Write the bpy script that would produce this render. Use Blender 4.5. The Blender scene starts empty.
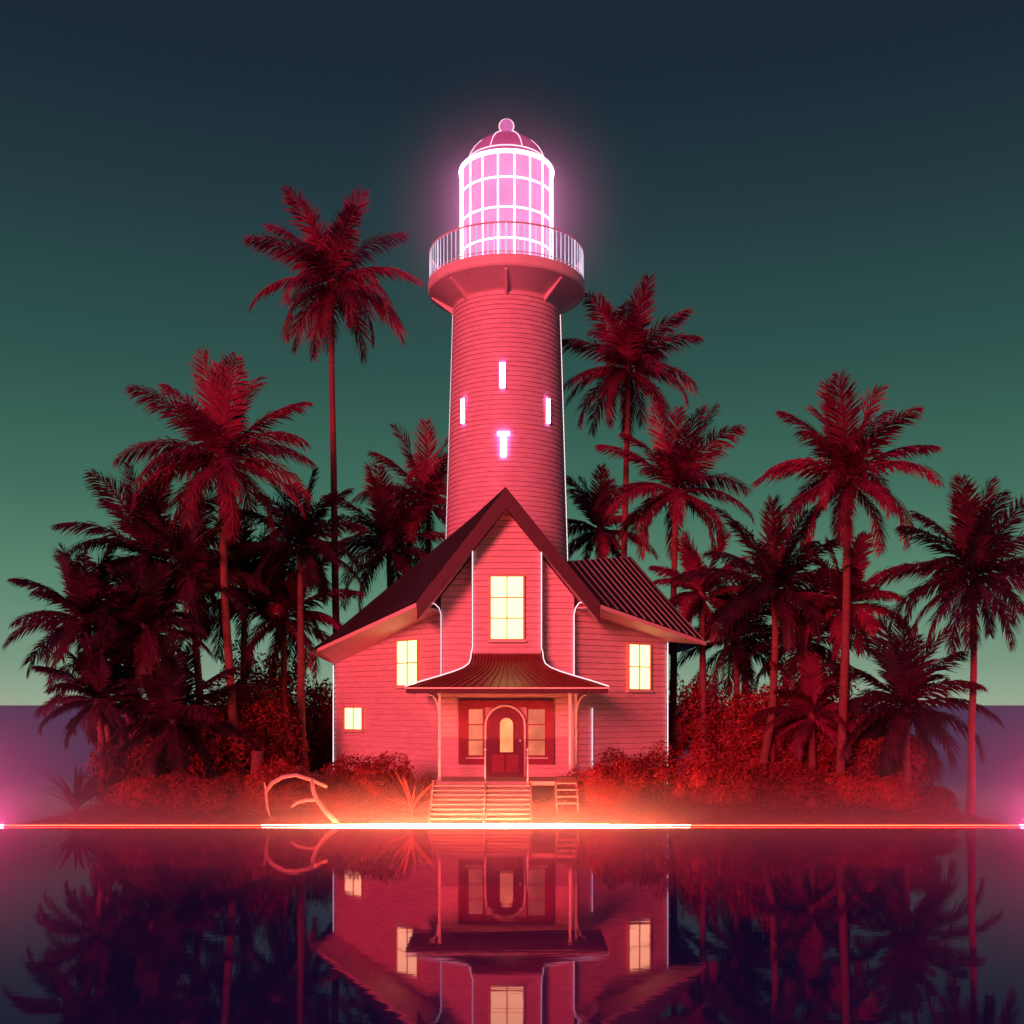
import bpy, math, random
from mathutils import Vector, Matrix, noise
R = math.radians
V = Vector
rnd = random.Random(7)
S = bpy.context.scene
COL = S.collection

def lin(r, g, b):
    f = lambda c: (c/255/12.92) if c/255 <= .04045 else ((c/255+.055)/1.055)**2.4
    return (f(r), f(g), f(b))

# ------------------------------------------------------------------ camera
F = 1100.0            # focal length in pixels of the 1024 frame
HZ = 705.0            # horizon row
CH = 2.97             # eye height
cam_d = bpy.data.cameras.new('camera')
cam = bpy.data.objects.new('camera', cam_d); COL.objects.link(cam)
cam.location = (0, 0, CH); cam.rotation_euler = (R(90), 0, 0)
cam_d.sensor_width = 36; cam_d.lens = F/1024*36
cam_d.shift_y = (HZ-512)/1024
cam_d.clip_start = .1; cam_d.clip_end = 20000
S.camera = cam

# ------------------------------------------------------------------ world: dusk sky, pale green at the horizon to navy, with violet fill added at the zenith
world = bpy.data.worlds.new('World'); S.world = world; world.use_nodes = True
nt = world.node_tree; nt.nodes.clear()
out = nt.nodes.new('ShaderNodeOutputWorld'); bg = nt.nodes.new('ShaderNodeBackground')
tc = nt.nodes.new('ShaderNodeTexCoord'); sx = nt.nodes.new('ShaderNodeSeparateXYZ')
ramp = nt.nodes.new('ShaderNodeValToRGB')
nt.links.new(tc.outputs['Generated'], sx.inputs[0])
nt.links.new(sx.outputs['Z'], ramp.inputs[0])
def sky_stop(y): 
    t = (HZ-y)/F
    return t/math.sqrt(1+t*t)
SKYK = 1.0
stops = [(0.0, (150, 172, 148)), (sky_stop(665), (123, 152, 130)), (sky_stop(600), (93, 136, 112)), (sky_stop(500), (64, 109, 93)),
         (sky_stop(380), (47, 84, 78)), (sky_stop(230), (36, 60, 66)), (sky_stop(90), (29, 43, 55)), (.62, (26, 34, 50)), (1.0, (130, 58, 122))]  # last stop: violet zenith added out of view to fill shaded parts
cr = ramp.color_ramp
while len(cr.elements) < len(stops): cr.elements.new(.5)
for e, (p, c) in zip(cr.elements, stops):
    e.position = p; e.color = (*lin(*c), 1)
nt.links.new(ramp.outputs[0], bg.inputs[0]); bg.inputs[1].default_value = SKYK
nt.links.new(bg.outputs[0], out.inputs[0])

# ------------------------------------------------------------------ sun: last red afterglow from the front left
SUN_AZ, SUN_EL = 22, 11
sd = bpy.data.lights.new('sun', 'SUN'); sun = bpy.data.objects.new('sun', sd); COL.objects.link(sun)
sd.energy = 4.2; sd.angle = R(16); sd.color = (1.0, .115, .15)
to_sun = V((-math.sin(R(SUN_AZ))*math.cos(R(SUN_EL)), -math.cos(R(SUN_AZ))*math.cos(R(SUN_EL)), math.sin(R(SUN_EL))))
sun.rotation_euler = to_sun.to_track_quat('Z', 'Y').to_euler()

S.view_settings.view_transform = 'Standard'; S.view_settings.look = 'None'
S.view_settings.exposure = 0; S.view_settings.gamma = 1
cy = S.cycles
cy.use_denoising = True
cy.max_bounces = 6; cy.diffuse_bounces = 3; cy.glossy_bounces = 3; cy.transmission_bounces = 3
cy.volume_bounces = 0; cy.caustics_reflective = False; cy.caustics_refractive = False

# ------------------------------------------------------------------ helpers
def W(px, py, Y): return V(((px-512)/F*Y, Y, CH-(py-HZ)/F*Y))
def X(px, Y): return (px-512)/F*Y
def Z(py, Y): return CH-(py-HZ)/F*Y

ORG = {}
def tag(o, label=None, cat=None, group=None, kind=None):
    if label: o['label'] = label
    if cat: o['category'] = cat
    if group: o['group'] = group
    if kind: o['kind'] = kind
    return o
def thing(name, loc, label, cat, group=None):
    o = bpy.data.objects.new(name, None); COL.objects.link(o)
    o.location = loc; o.empty_display_size = .2
    ORG[o] = V(loc)
    return tag(o, label, cat, group)

class MB:
    def __init__(s): s.v = []; s.f = []; s.m = []
    def add(s, vs, fs, mi=0):
        b = len(s.v); s.v += [tuple(p) for p in vs]
        for f in fs: s.f.append(tuple(i+b for i in f)); s.m.append(mi)
        return s
    def poly(s, *pts): return s.add(pts, [tuple(range(len(pts)))])
    def hexa(s, p):   # 8 points: bottom ring 0-3, top ring 4-7
        return s.add(p, [(3,2,1,0),(4,5,6,7),(0,1,5,4),(1,2,6,5),(2,3,7,6),(3,0,4,7)])
    def box(s, x0, x1, y0, y1, z0, z1):
        return s.hexa([(x0,y0,z0),(x1,y0,z0),(x1,y1,z0),(x0,y1,z0),(x0,y0,z1),(x1,y0,z1),(x1,y1,z1),(x0,y1,z1)])
    def obox(s, o, u, n, w, u0, u1, n0, n1, w0, w1):   # box in a local frame
        P = lambda a, b, c: o+u*a+n*b+w*c
        return s.hexa([P(u0,n1,w0),P(u1,n1,w0),P(u1,n0,w0),P(u0,n0,w0),P(u0,n1,w1),P(u1,n1,w1),P(u1,n0,w1),P(u0,n0,w1)])
    def slab(s, pts, off):  # polygon extruded by vector
        n = len(pts); off = V(off); a = [V(p) for p in pts]; b = [p+off for p in a]
        fs = [tuple(range(n)), tuple(range(2*n-1, n-1, -1))]
        for i in range(n): fs.append((i, i+n, (i+1)%n+n, (i+1)%n))
        return s.add(a+b, fs)
    def tube(s, path, r, n=8, cap=True):
        path = [V(p) for p in path]; rs = r if isinstance(r, (list, tuple)) else [r]*len(path)
        vs = []; fs = []; prev = None
        for i, p in enumerate(path):
            t = (path[min(i+1, len(path)-1)]-path[max(i-1, 0)]).normalized()
            if prev is None:
                a = t.orthogonal().normalized()
            else:
                a = (prev-t*prev.dot(t)).normalized()
            prev = a; b = t.cross(a)
            for k in range(n):
                q = 2*math.pi*k/n
                vs.append(p+(a*math.cos(q)+b*math.sin(q))*rs[i])
        for i in range(len(path)-1):
            for k in range(n):
                fs.append((i*n+k, i*n+(k+1)%n, (i+1)*n+(k+1)%n, (i+1)*n+k))
        if cap:
            fs.append(tuple(range(n-1, -1, -1))); L = (len(path)-1)*n; fs.append(tuple(range(L, L+n)))
        return s.add(vs, fs)
    def lathe(s, c, prof, n=64, close=False):
        c = V(c); vs = []; fs = []; m = len(prof)
        for (r, z) in prof:
            for k in range(n):
                q = 2*math.pi*k/n
                vs.append((c.x+r*math.cos(q), c.y+r*math.sin(q), c.z+z))
        for i in range(m-1 + (1 if close else 0)):
            j = (i+1) % m
            for k in range(n):
                fs.append((i*n+k, i*n+(k+1)%n, j*n+(k+1)%n, j*n+k))
        return s.add(vs, fs)
    def ball(s, c, r, n=16):
        return s.lathe(c, [(max(r*math.sin(math.pi*i/n), 1e-4), -r*math.cos(math.pi*i/n)) for i in range(n+1)], n*2)
    def build(s, name, mat, parent=None, smooth=False, label=None):
        me = bpy.data.meshes.new(name)
        o0 = ORG.get(parent, V((0,0,0))) if parent else V((0,0,0))
        me.from_pydata([(p[0]-o0.x, p[1]-o0.y, p[2]-o0.z) for p in s.v], [], s.f)
        mats = mat if isinstance(mat, (list, tuple)) else [mat]
        for m in mats: me.materials.append(m)
        if len(mats) > 1: me.polygons.foreach_set('material_index', s.m)
        if smooth: me.polygons.foreach_set('use_smooth', [True]*len(s.f))
        me.update()
        o = bpy.data.objects.new(name, me); COL.objects.link(o)
        if parent: o.parent = parent
        ORG[o] = o0
        if label: o['label'] = label
        return o

# ------------------------------------------------------------------ materials
def mat_new(name):
    m = bpy.data.materials.new(name); m.use_nodes = True
    t = m.node_tree; return m, t, t.nodes['Principled BSDF']
def N(t, typ, **kw):
    n = t.nodes.new(typ)
    for k, v in kw.items():
        if k in n.inputs: n.inputs[k].default_value = v
        else: setattr(n, k, v)
    return n
def surf(name, c1, c2, scale=6, rough=.6, bump=.15, stretch=(1,1,1), metal=0, detail=6, spec=.3, bscale=None):
    m, t, b = mat_new(name)
    tc = N(t, 'ShaderNodeTexCoord'); mp = N(t, 'ShaderNodeMapping'); mp.inputs['Scale'].default_value = stretch
    t.links.new(tc.outputs['Object'], mp.inputs[0])
    nz = N(t, 'ShaderNodeTexNoise', Scale=scale, Detail=detail, Roughness=.65)
    t.links.new(mp.outputs[0], nz.inputs['Vector'])
    cr = N(t, 'ShaderNodeValToRGB'); cr.color_ramp.elements[0].position = .3; cr.color_ramp.elements[1].position = .7
    cr.color_ramp.elements[0].color = (*c1, 1); cr.color_ramp.elements[1].color = (*c2, 1)
    t.links.new(nz.outputs[0], cr.inputs[0]); t.links.new(cr.outputs[0], b.inputs['Base Color'])
    b.inputs['Roughness'].default_value = rough; b.inputs['Metallic'].default_value = metal
    b.inputs['Specular IOR Level'].default_value = spec
    if bump:
        n2 = N(t, 'ShaderNodeTexNoise', Scale=bscale or scale*6, Detail=4)
        t.links.new(mp.outputs[0], n2.inputs['Vector'])
        bp = N(t, 'ShaderNodeBump', Strength=bump, Distance=.02)
        t.links.new(n2.outputs[0], bp.inputs['Height']); t.links.new(bp.outputs[0], b.inputs['Normal'])
    return m
def glow(name, col, strength, var=0):
    m = bpy.data.materials.new(name); m.use_nodes = True; t = m.node_tree; t.nodes.clear()
    o = N(t, 'ShaderNodeOutputMaterial'); e = N(t, 'ShaderNodeEmission')
    e.inputs[0].default_value = (*col, 1); e.inputs[1].default_value = strength
    if var:
        tc = N(t, 'ShaderNodeTexCoord'); nz = N(t, 'ShaderNodeTexNoise', Scale=1.6, Detail=3)
        t.links.new(tc.outputs['Object'], nz.inputs['Vector'])
        mr = N(t, 'ShaderNodeMapRange'); mr.inputs[3].default_value = strength*(1-var); mr.inputs[4].default_value = strength*(1+var)
        mr.inputs[1].default_value = .3; mr.inputs[2].default_value = .7
        t.links.new(nz.outputs[0], mr.inputs[0]); t.links.new(mr.outputs[0], e.inputs[1])
    t.links.new(e.outputs[0], o.inputs[0]); return m
def leafmat(name, c1, c2, trans=.25, rough=.55):
    m = bpy.data.materials.new(name); m.use_nodes = True; t = m.node_tree; b = t.nodes['Principled BSDF']
    oi = N(t, 'ShaderNodeObjectInfo'); tc = N(t, 'ShaderNodeTexCoord')
    nz = N(t, 'ShaderNodeTexNoise', Scale=2.2, Detail=3); t.links.new(tc.outputs['Object'], nz.inputs['Vector'])
    ad = N(t, 'ShaderNodeMath', operation='ADD'); ad.use_clamp = True
    mu = N(t, 'ShaderNodeMath', operation='MULTIPLY_ADD'); mu.inputs[1].default_value = .5; mu.inputs[2].default_value = -.25
    t.links.new(oi.outputs['Random'], mu.inputs[0]); t.links.new(nz.outputs[0], ad.inputs[0]); t.links.new(mu.outputs[0], ad.inputs[1])
    cr = N(t, 'ShaderNodeValToRGB'); cr.color_ramp.elements[0].position = .25; cr.color_ramp.elements[1].position = .75
    cr.color_ramp.elements[0].color = (*c1, 1); cr.color_ramp.elements[1].color = (*c2, 1)
    t.links.new(ad.outputs[0], cr.inputs[0]); t.links.new(cr.outputs[0], b.inputs['Base Color'])
    b.inputs['Roughness'].default_value = rough; b.inputs['Specular IOR Level'].default_value = .25
    tr = N(t, 'ShaderNodeBsdfTranslucent'); t.links.new(cr.outputs[0], tr.inputs[0])
    mx = N(t, 'ShaderNodeMixShader'); mx.inputs[0].default_value = trans
    t.links.new(b.outputs[0], mx.inputs[1]); t.links.new(tr.outputs[0], mx.inputs[2])
    t.links.new(mx.outputs[0], t.nodes['Material Output'].inputs[0]); return m

M = {}
M['siding'] = surf('painted_siding', (.66,.36,.40), (.84,.53,.55), 3, .55, .12, (1,1,6))
M['tower'] = surf('painted_tower', (.64,.33,.44), (.81,.48,.58), 2.5, .5, .12, (1,1,4))
M['trim'] = surf('painted_trim', (.72,.55,.56), (.80,.66,.66), 4, .45, .06)
M['roof'] = surf('dark_metal_roof', (.011,.008,.011), (.022,.012,.017), 3, .5, .15, spec=.4)
M['seam'] = surf('lightened_roof_seam', (.022,.012,.016), (.04,.020,.027), 5, .4, .1, spec=.4)  # ribs coloured lighter to paint in the light they hardly catch
M['agave'] = leafmat('pale_red_agave', (.30,.05,.055), (.50,.10,.10), .15)
M['fascia'] = surf('dark_red_fascia', (.05,.005,.017), (.075,.008,.024), 4, .5, .1)
M['porch_roof'] = surf('red_metal_porch_roof', (.15,.022,.018), (.25,.04,.03), 4, .4, .12, (4,1,1), spec=.4)
M['soffit'] = surf('soffit_boards', (.80,.46,.48), (.88,.56,.56), 3, .55, .2, (8,1,1))
M['surround'] = surf('dark_red_joinery', (.26,.025,.05), (.34,.04,.065), 4, .45, .08)
M['door'] = surf('maroon_door', (.13,.012,.035), (.19,.02,.045), 4, .4, .12, (6,1,1))
M['step'] = surf('painted_steps', (.48,.30,.29), (.64,.42,.40), 5, .6, .15, (1,4,4))
M['dark'] = surf('dark_timber', (.06,.012,.02), (.10,.02,.03), 5, .6, .2)
M['gallery'] = surf('pink_gallery_paint', (.74,.46,.54), (.84,.56,.62), 3, .5, .08)
M['dome'] = surf('magenta_dome_paint', (.55,.16,.36), (.68,.24,.46), 4, .35, .05)
M['finial'] = glow('finial_glow', (1.0, .22, .62), .75, .2)  # bright pink of the finial ball put in as emission
M['baluster'] = glow('baluster_added_glow', (.86, .66, .90), .95, .3)  # balusters are no lamps; their lit look is put in as emission
def self_lit(name, base, em, k):
    m = surf(name, base, base, 4, .25, .03); b = m.node_tree.nodes['Principled BSDF']
    b.inputs['Emission Color'].default_value = (*em, 1); b.inputs['Emission Strength'].default_value = k; return m
M['dome'] = self_lit('magenta_dome_glow', (.26,.10,.26), (1.0, .12, .46), .20)  # pink light on the dome put in as weak emission
M['rail'] = surf('white_metal', (.75,.70,.74), (.82,.78,.80), 4, .35, .03)
M['soil'] = surf('red_soil', (.26,.09,.07), (.42,.16,.115), 1.8, .85, .5, bscale=14)
M['trunk'] = surf('palm_bark', (.13,.028,.038), (.25,.06,.07), 5, .8, .5, (1,1,5))
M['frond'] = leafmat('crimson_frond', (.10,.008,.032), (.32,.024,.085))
M['frond_dark'] = leafmat('shaded_crimson_frond', (.020,.006,.016), (.095,.011,.034))  # shaded copy of the frond material; darkness of less lit palms in its colour
M['hedge'] = leafmat('red_hedge_leaf', (.17,.013,.02), (.48,.04,.045))
M['bush'] = leafmat('dark_red_bush_leaf', (.13,.012,.022), (.40,.03,.045))
M['stem'] = surf('shrub_stem', (.10,.03,.03), (.18,.05,.05), 8, .8, .2)
M['wood'] = surf('bleached_driftwood', (.55,.34,.30), (.72,.48,.42), 7, .7, .4, (1,1,1))
M['rock'] = surf('dark_rock', (.12,.03,.035), (.24,.06,.06), 3, .85, .6, bscale=10)
M['pane'] = glow('lit_window', (1.0, .76, .30), 2.7)
M['pane_dim'] = glow('dim_window', (1.0, .21, .12), .85, .3)
M['door_glass'] = glow('door_glass_glow', (1.0, .30, .12), 1.4, .35)
M['frame'] = surf('warm_frame', (.75,.42,.22), (.80,.48,.28), 5, .5, .05)
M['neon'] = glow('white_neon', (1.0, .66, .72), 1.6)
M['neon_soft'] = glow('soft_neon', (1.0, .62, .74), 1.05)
M['slit'] = glow('slit_light', (1.0, .30, .85), 11)
M['lantern'] = glow('lantern_glass', (1.0, .33, .70), 1.0, .12)
M['lantern_bar'] = glow('glowing_lantern_bar', (1.0, .42, .74), 11)  # over-lit bars and cornice made to emit, adding light for the halo
M['shore_hot'] = glow('shore_neon', (1.0, .21, .08), 420)
M['shore'] = glow('shore_neon_dim', (1.0, .030, .011), 52)
M['shore_pink'] = glow('added_pink_tube', (1.0, .11, .38), 1800)

# ------------------------------------------------------------------ water
IX0, IX1, IY = -12.25, 12.45, 27.0
def water():
    m, t, b = mat_new('sea_water')
    t.nodes.remove(b)
    df = N(t, 'ShaderNodeBsdfDiffuse'); gl = N(t, 'ShaderNodeBsdfGlossy'); fr = N(t, 'ShaderNodeFresnel', IOR=1.65); mx = N(t, 'ShaderNodeMixShader')
    t.links.new(fr.outputs[0], mx.inputs[0]); t.links.new(df.outputs[0], mx.inputs[1]); t.links.new(gl.outputs[0], mx.inputs[2])
    t.links.new(mx.outputs[0], t.nodes['Material Output'].inputs[0])
    tc = N(t, 'ShaderNodeTexCoord')
    # calm in the lee of the island, wind ripples offshore
    vm = N(t, 'ShaderNodeVectorMath', operation='DISTANCE'); vm.inputs[1].default_value = (0, 18, 0)
    t.links.new(tc.outputs['Object'], vm.inputs[0])
    mr = N(t, 'ShaderNodeMapRange'); mr.inputs[1].default_value = 16; mr.inputs[2].default_value = 34
    t.links.new(vm.outputs['Value'], mr.inputs[0])
    r = N(t, 'ShaderNodeMapRange'); r.inputs[3].default_value = .03; r.inputs[4].default_value = .42
    t.links.new(mr.outputs[0], r.inputs[0]); t.links.new(r.outputs[0], gl.inputs['Roughness'])
    gm = N(t, 'ShaderNodeMix'); gm.data_type = 'RGBA'
    gm.inputs[6].default_value = (1, .45, .70, 1); gm.inputs[7].default_value = (.40, .46, .85, 1)
    t.links.new(mr.outputs[0], gm.inputs[0]); t.links.new(gm.outputs[2], gl.inputs[0])
    cm = N(t, 'ShaderNodeMix'); cm.data_type = 'RGBA'
    cm.inputs[6].default_value = (.020, .036, .16, 1); cm.inputs[7].default_value = (.04, .16, .42, 1)
    t.links.new(mr.outputs[0], cm.inputs[0]); t.links.new(cm.outputs[2], df.inputs[0])
    mp = N(t, 'ShaderNodeMapping'); mp.inputs['Scale'].default_value = (.6, 2.2, 1)
    t.links.new(tc.outputs['Object'], mp.inputs[0])
    nz = N(t, 'ShaderNodeTexNoise', Scale=1.4, Detail=3); t.links.new(mp.outputs[0], nz.inputs['Vector'])
    bs = N(t, 'ShaderNodeMapRange'); bs.inputs[3].default_value = .012; bs.inputs[4].default_value = .25
    t.links.new(mr.outputs[0], bs.inputs[0])
    bp = N(t, 'ShaderNodeBump', Distance=.08); t.links.new(bs.outputs[0], bp.inputs['Strength'])
    t.links.new(nz.outputs[0], bp.inputs['Height']); t.links.new(bp.outputs[0], gl.inputs['Normal'])
    mb = MB(); mb.poly((-6000,-600,0),(6000,-600,0),(6000,9000,0),(-6000,9000,0))
    o = mb.build('water', m); tag(o, kind='structure'); return o
water()

# ------------------------------------------------------------------ island ground
def back_edge(x):
    a = min(1, abs((x-.1)/12.35)); return IY+17*(1-a*a)
def ground_z(x, y):
    d = min(y-IY, (back_edge(x)-y)*.8)
    if abs(x-.1) > 12.35: d = min(d, (12.35-abs(x-.1)))
    if d < 0: return max(-.6, d*.5)
    return .58*(1-math.exp(-d/2.3)) + .05*min(1, d)*noise.noise(V((x*.9, y*.9, 3)))
def ground():
    mb = MB(); nx, ny = 220, 150
    vs = []; fs = []
    for j in range(ny+1):
        for i in range(nx+1):
            x = -14+28*i/nx; y = 26.6+18.5*(j/ny)**1.25
            vs.append((x, y, ground_z(x, y)))
    for j in range(ny):
        for i in range(nx):
            a = j*(nx+1)+i; fs.append((a, a+1, a+nx+2, a+nx+1))
    mb.add(vs, fs); o = mb.build('ground', M['soil'], smooth=True); tag(o, kind='structure')
ground()

# ------------------------------------------------------------------ house
PF = .98    # porch floor height
house = thing('house', (X(507, 31), 31, .3), 'pink clapboard house with steep dark roof and flared porch roof before the tower', 'house')
def clip(poly, z, keep_above):
    o = []
    for i in range(len(poly)):
        a, b = poly[i], poly[(i+1) % len(poly)]
        ia = (a[1] >= z) == keep_above or a[1] == z; ib = (b[1] >= z) == keep_above or b[1] == z
        if ia: o.append(a)
        if ia != ib and a[1] != b[1]:
            t = (z-a[1])/(b[1]-a[1]); o.append((a[0]+(b[0]-a[0])*t, z))
    return o
def siding(mb, o, u, n, poly, pitch=.165, lip=.022, gap=.03):
    """lapped boards with a recessed shadow gap under each"""
    z0 = min(p[1] for p in poly); z1 = max(p[1] for p in poly); z = z0
    P = lambda a, b, d: o+u*a+n*d+V((0,0,b))
    while z < z1-1e-4:
        zg = min(z+gap, z1); zt = min(z+pitch, z1)
        g = clip(clip(poly, z, True), zg, False); q = clip(clip(poly, zg, True), zt, False)
        if len(g) > 2: mb.poly(*[P(a, b, -.022) for a, b in g])
        if len(q) > 2:
            mb.poly(*[P(a, b, lip*(1-.7*(b-zg)/pitch)) for a, b in q])
            for lvl, d in ((zg, lip), (zt, lip*.3)):
                e = [a for a, b in q if abs(b-lvl) < 1e-5]
                if len(e) >= 2:
                    a0, a1 = min(e), max(e); mb.poly(P(a0,lvl,-.022), P(a1,lvl,-.022), P(a1,lvl,d), P(a0,lvl,d))
        z += pitch
UX, NF, UZ = V((1,0,0)), V((0,-1,0)), V((0,0,1))
GZ = .35
YG, YB, YV = 30.6, 30.1, 29.45      # gable wall, projecting bay, verge
apex = W(506, 487, YV)
vl, vr = W(417, 601, YV), W(600, 603, YV)
TH = .50
def roof_under(x):       # underside of the verge at world x
    if x < apex.x: t = (x-apex.x)/(vl.x-apex.x); z = apex.z+(vl.z-apex.z)*t
    else: t = (x-apex.x)/(vr.x-apex.x); z = apex.z+(vr.z-apex.z)*t
    return z-TH
# gable wall
mb = MB()
xl, xr = X(441, YG), X(574, YG)
siding(mb, V((0,YG,0)), UX, NF, [(xl,GZ),(xr,GZ),(xr,roof_under(xr)),(apex.x,roof_under(apex.x)),(xl,roof_under(xl))])
mb.build('gable_wall', M['siding'], house)
# projecting bay
bl, br = X(472, YB), X(541, YB)
mb = MB(); zb = Z(660, YB)
siding(mb, V((0,YB,0)), UX, NF, [(bl,zb),(br,zb),(br,roof_under(br)),(apex.x,roof_under(apex.x)),(bl,roof_under(bl))])
siding(mb, V((bl,0,0)), V((0,1,0)), V((-1,0,0)), [(YB,zb),(YG,zb),(YG,roof_under(bl)),(YB,roof_under(bl))])
siding(mb, V((br,0,0)), V((0,1,0)), V((1,0,0)), [(YB,zb),(YG,zb),(YG,roof_under(br)),(YB,roof_under(br))])
mb.build('bay_wall', M['siding'], house)
# wings
WL = (V((X(441,30.85),30.85,0)), V((X(335,35.0),35.0,0)))
WR = (V((X(574,30.85),30.85,0)), V((X(666,32.9),32.9,0)))
zLn, zLf = Z(611, 30.85), Z(664, 35.0)
zRn, zRf = Z(608, 30.85), Z(641, 32.9)
def wing(a, b, za, zb_, sgn):
    u = (b-a).normalized(); L = (b-a).length
    n = V((u.y, -u.x, 0)) if sgn > 0 else V((-u.y, u.x, 0))
    if n.y > 0: n = -n
    mb = MB(); siding(mb, a, u, n, [(0,GZ),(L,GZ),(L,zb_),(0,za)])
    # side and back walls so the house is closed
    b2 = V((b.x*.95, 39.5, 0))
    siding(mb, b, (b2-b).normalized(), V((math.copysign(1, b.x),0,0)), [(0,GZ),((b2-b).length,GZ),((b2-b).length,zb_),(0,zb_)])
    mb.build('wing_wall', M['siding'], house)
    return u, n, L
uL, nL, LL = wing(*WL, zLn, zLf, -1)
uR, nR, LR = wing(*WR, zRn, zRf, 1)
mb = MB(); siding(mb, V((0,39.5,0)), UX, V((0,1,0)), [(WL[1].x*.95,GZ),(WR[1].x*.95,GZ),(WR[1].x*.95,zLf),(WL[1].x*.95,zLf)])
mb.build('back_wall', M['siding'], house)

# verge / gable roof slab with fascia
mb = MB()
def dn(p, d): return p-UZ*d
mb.slab([apex, vl, dn(vl,TH), dn(apex,TH*1.12), dn(vr,TH), vr], (0,.16,0))
verge = mb.build('fascia', M['fascia'], house)
mb = MB()   # soffit boards between fascia and wall
A2, L2, R2 = dn(apex, TH*.86)+V((0,.16,0)), dn(vl,TH*.84)+V((0,.16,0)), dn(vr,TH*.84)+V((0,.16,0))
mb.slab([A2, L2, L2+V((0,1.2,0)), A2+V((0,1.2,0))], (0,0,.04))
mb.slab([A2, A2+V((0,1.2,0)), R2+V((0,1.2,0)), R2], (0,0,.04))
mb.build('soffit', M['soffit'], house)
# roof sheets
def ruled(mb, e1, e2, n, sag=0, thick=.10, rib=.035, m=8, ribs=True):
    """sheet between two edge functions of t (0..1) with standing seams along the rulings"""
    rows = []
    for i in range(n+1):
        t = i/n; a, b = e1(t), e2(t); row = []
        for j in range(m+1):
            s = j/m; p = a.lerp(b, s); p = p-UZ*(sag*math.sin(math.pi*s)*(a-b).length/6)
            row.append(p)
        rows.append(row)
    for i in range(n):
        for j in range(m):
            p = [rows[i][j], rows[i+1][j], rows[i+1][j+1], rows[i][j+1]]
            mb.slab(p, (0,0,-thick))
    if ribs:
        for i in range(n+1):
            if (rows[i][0]-rows[i][-1]).length > .2:
                k0 = len(mb.f); mb.tube([p+UZ*rib*.6 for p in rows[i]], rib, 5)
                for q_ in range(k0, len(mb.f)): mb.m[q_] = 1
cl = W(312, 651, 34.6)
mb = MB()
ruled(mb, lambda t: apex.lerp(vl, t)+V((0,.08,-.02)), lambda t: cl.lerp(vl+V((0,.08,0)), t), 11, .10, rib=.030)
# back part of the left slope
A3 = V((apex.x, 39.8, apex.z)); c3 = V((cl.x, 39.8, cl.z))
mb.slab([apex+V((0,.1,-.03)), A3, c3, cl], (0,0,-.1))
mb.build('roof', [M['roof'], M['seam']], house, label='dark standing seam roof slope on the left')
cr_ = W(704, 641, 32.7); ar = apex.lerp(vr, .63); dr = W(630, 556, 33.6)
mb = MB()
ruled(mb, lambda t: ar.lerp(dr, t)+V((0,.08,-.02)), lambda t: (vr+V((0,.08,0))).lerp(cr_, t), 12, .05, rib=.03)
xr3 = V((ar.x, 39.8, ar.z))
mb.slab([apex+V((0,.1,-.03)), ar+V((0,.1,-.03)), xr3, A3], (0,0,-.1))
d3 = V((dr.x, 39.8, dr.z)); c3r = V((cr_.x, 39.8, cr_.z))
mb.slab([ar+V((0,.1,-.06)), dr-UZ*.04, d3-UZ*.04, xr3-UZ*.04], (0,0,-.1))
mb.slab([dr-UZ*.02, cr_, c3r, d3-UZ*.02], (0,0,-.1))
mb.build('roof', [M['roof'], M['seam']], house, label='dark standing seam roof slope on the right')
# wing eaves: fascia board and soffit
def eave(a, b, wn, wf, drop):
    mb = MB()
    n = 10
    for i in range(n):
        t0, t1 = i/n, (i+1)/n
        f = lambda t: a.lerp(b, t)-UZ*.11
        g = lambda t: wn.lerp(wf, t)
        p = [f(t0), f(t1), g(t1), g(t0)]
        mb.slab(p, (0,0,.05))
        q = [f(t0)-UZ*.02, f(t1)-UZ*.02, f(t1)+UZ*.09, f(t0)+UZ*.09]
        d = (g(t0)-f(t0)); d.z = 0; d.normalize()
        mb.slab([p_-d*.06 for p_ in q], d*.055)
    mb.build('eave', M['soffit'], house)
eave(vl+V((0,.1,-.02)), cl, WL[0]+UZ*(zLn-.02), WL[1]+UZ*(zLf-.02)-uL*-.0, .1)
eave(vr+V((0,.1,-.02)), cr_, WR[0]+UZ*(zRn-.02), WR[1]+UZ*(zRf-.02), .1)

# dark infill panels between gable wall and wing eaves
mb = MB(); mb.slab([W(415,604,30.92), W(447,616,30.92), W(447,560,30.92)], (0,.06,0)); mb.build('infill_panel', M['surround'], house)
mb = MB(); mb.slab([W(568,560,30.92), W(568,612,30.92), W(603,606,30.92)], (0,.06,0))
mb.build('infill_panel', M['surround'], house)
# windows
def window(o, u, n, w, h, cols, rows, pane='pane', frame='frame', fw=.045, lintel=True):
    """o = lower left corner on the wall"""
    z = UZ
    fr = MB()
    d0, d1 = 0.0, .075
    fr.obox(o,u,n,z, -fw,w+fw, d0,d1, -fw,0); fr.obox(o,u,n,z, -fw,w+fw, d0,d1, h,h+fw)
    fr.obox(o,u,n,z, -fw,0, d0,d1, 0,h); fr.obox(o,u,n,z, w,w+fw, d0,d1, 0,h)
    f = fr.build('window', M[frame], house)
    mt = MB(); b = .016
    for i in range(1, cols): mt.obox(o,u,n,z, w*i/cols-b,w*i/cols+b, .036,.062, 0,h)
    for j in range(1, rows): mt.obox(o,u,n,z, 0,w, .038,.060, h*j/rows-b,h*j/rows+b)
    mt.build('muntin', M[frame], f)
    pn = MB(); pn.obox(o,u,n,z, 0,w, .005,.034, 0,h); pn.build('pane', M[pane], f)
    sl = MB(); sl.obox(o,u,n,z, -fw-.04,w+fw+.04, 0,.11, -fw-.05,-fw-.004); sl.build('sill', M['trim'], f)
    return f
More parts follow.
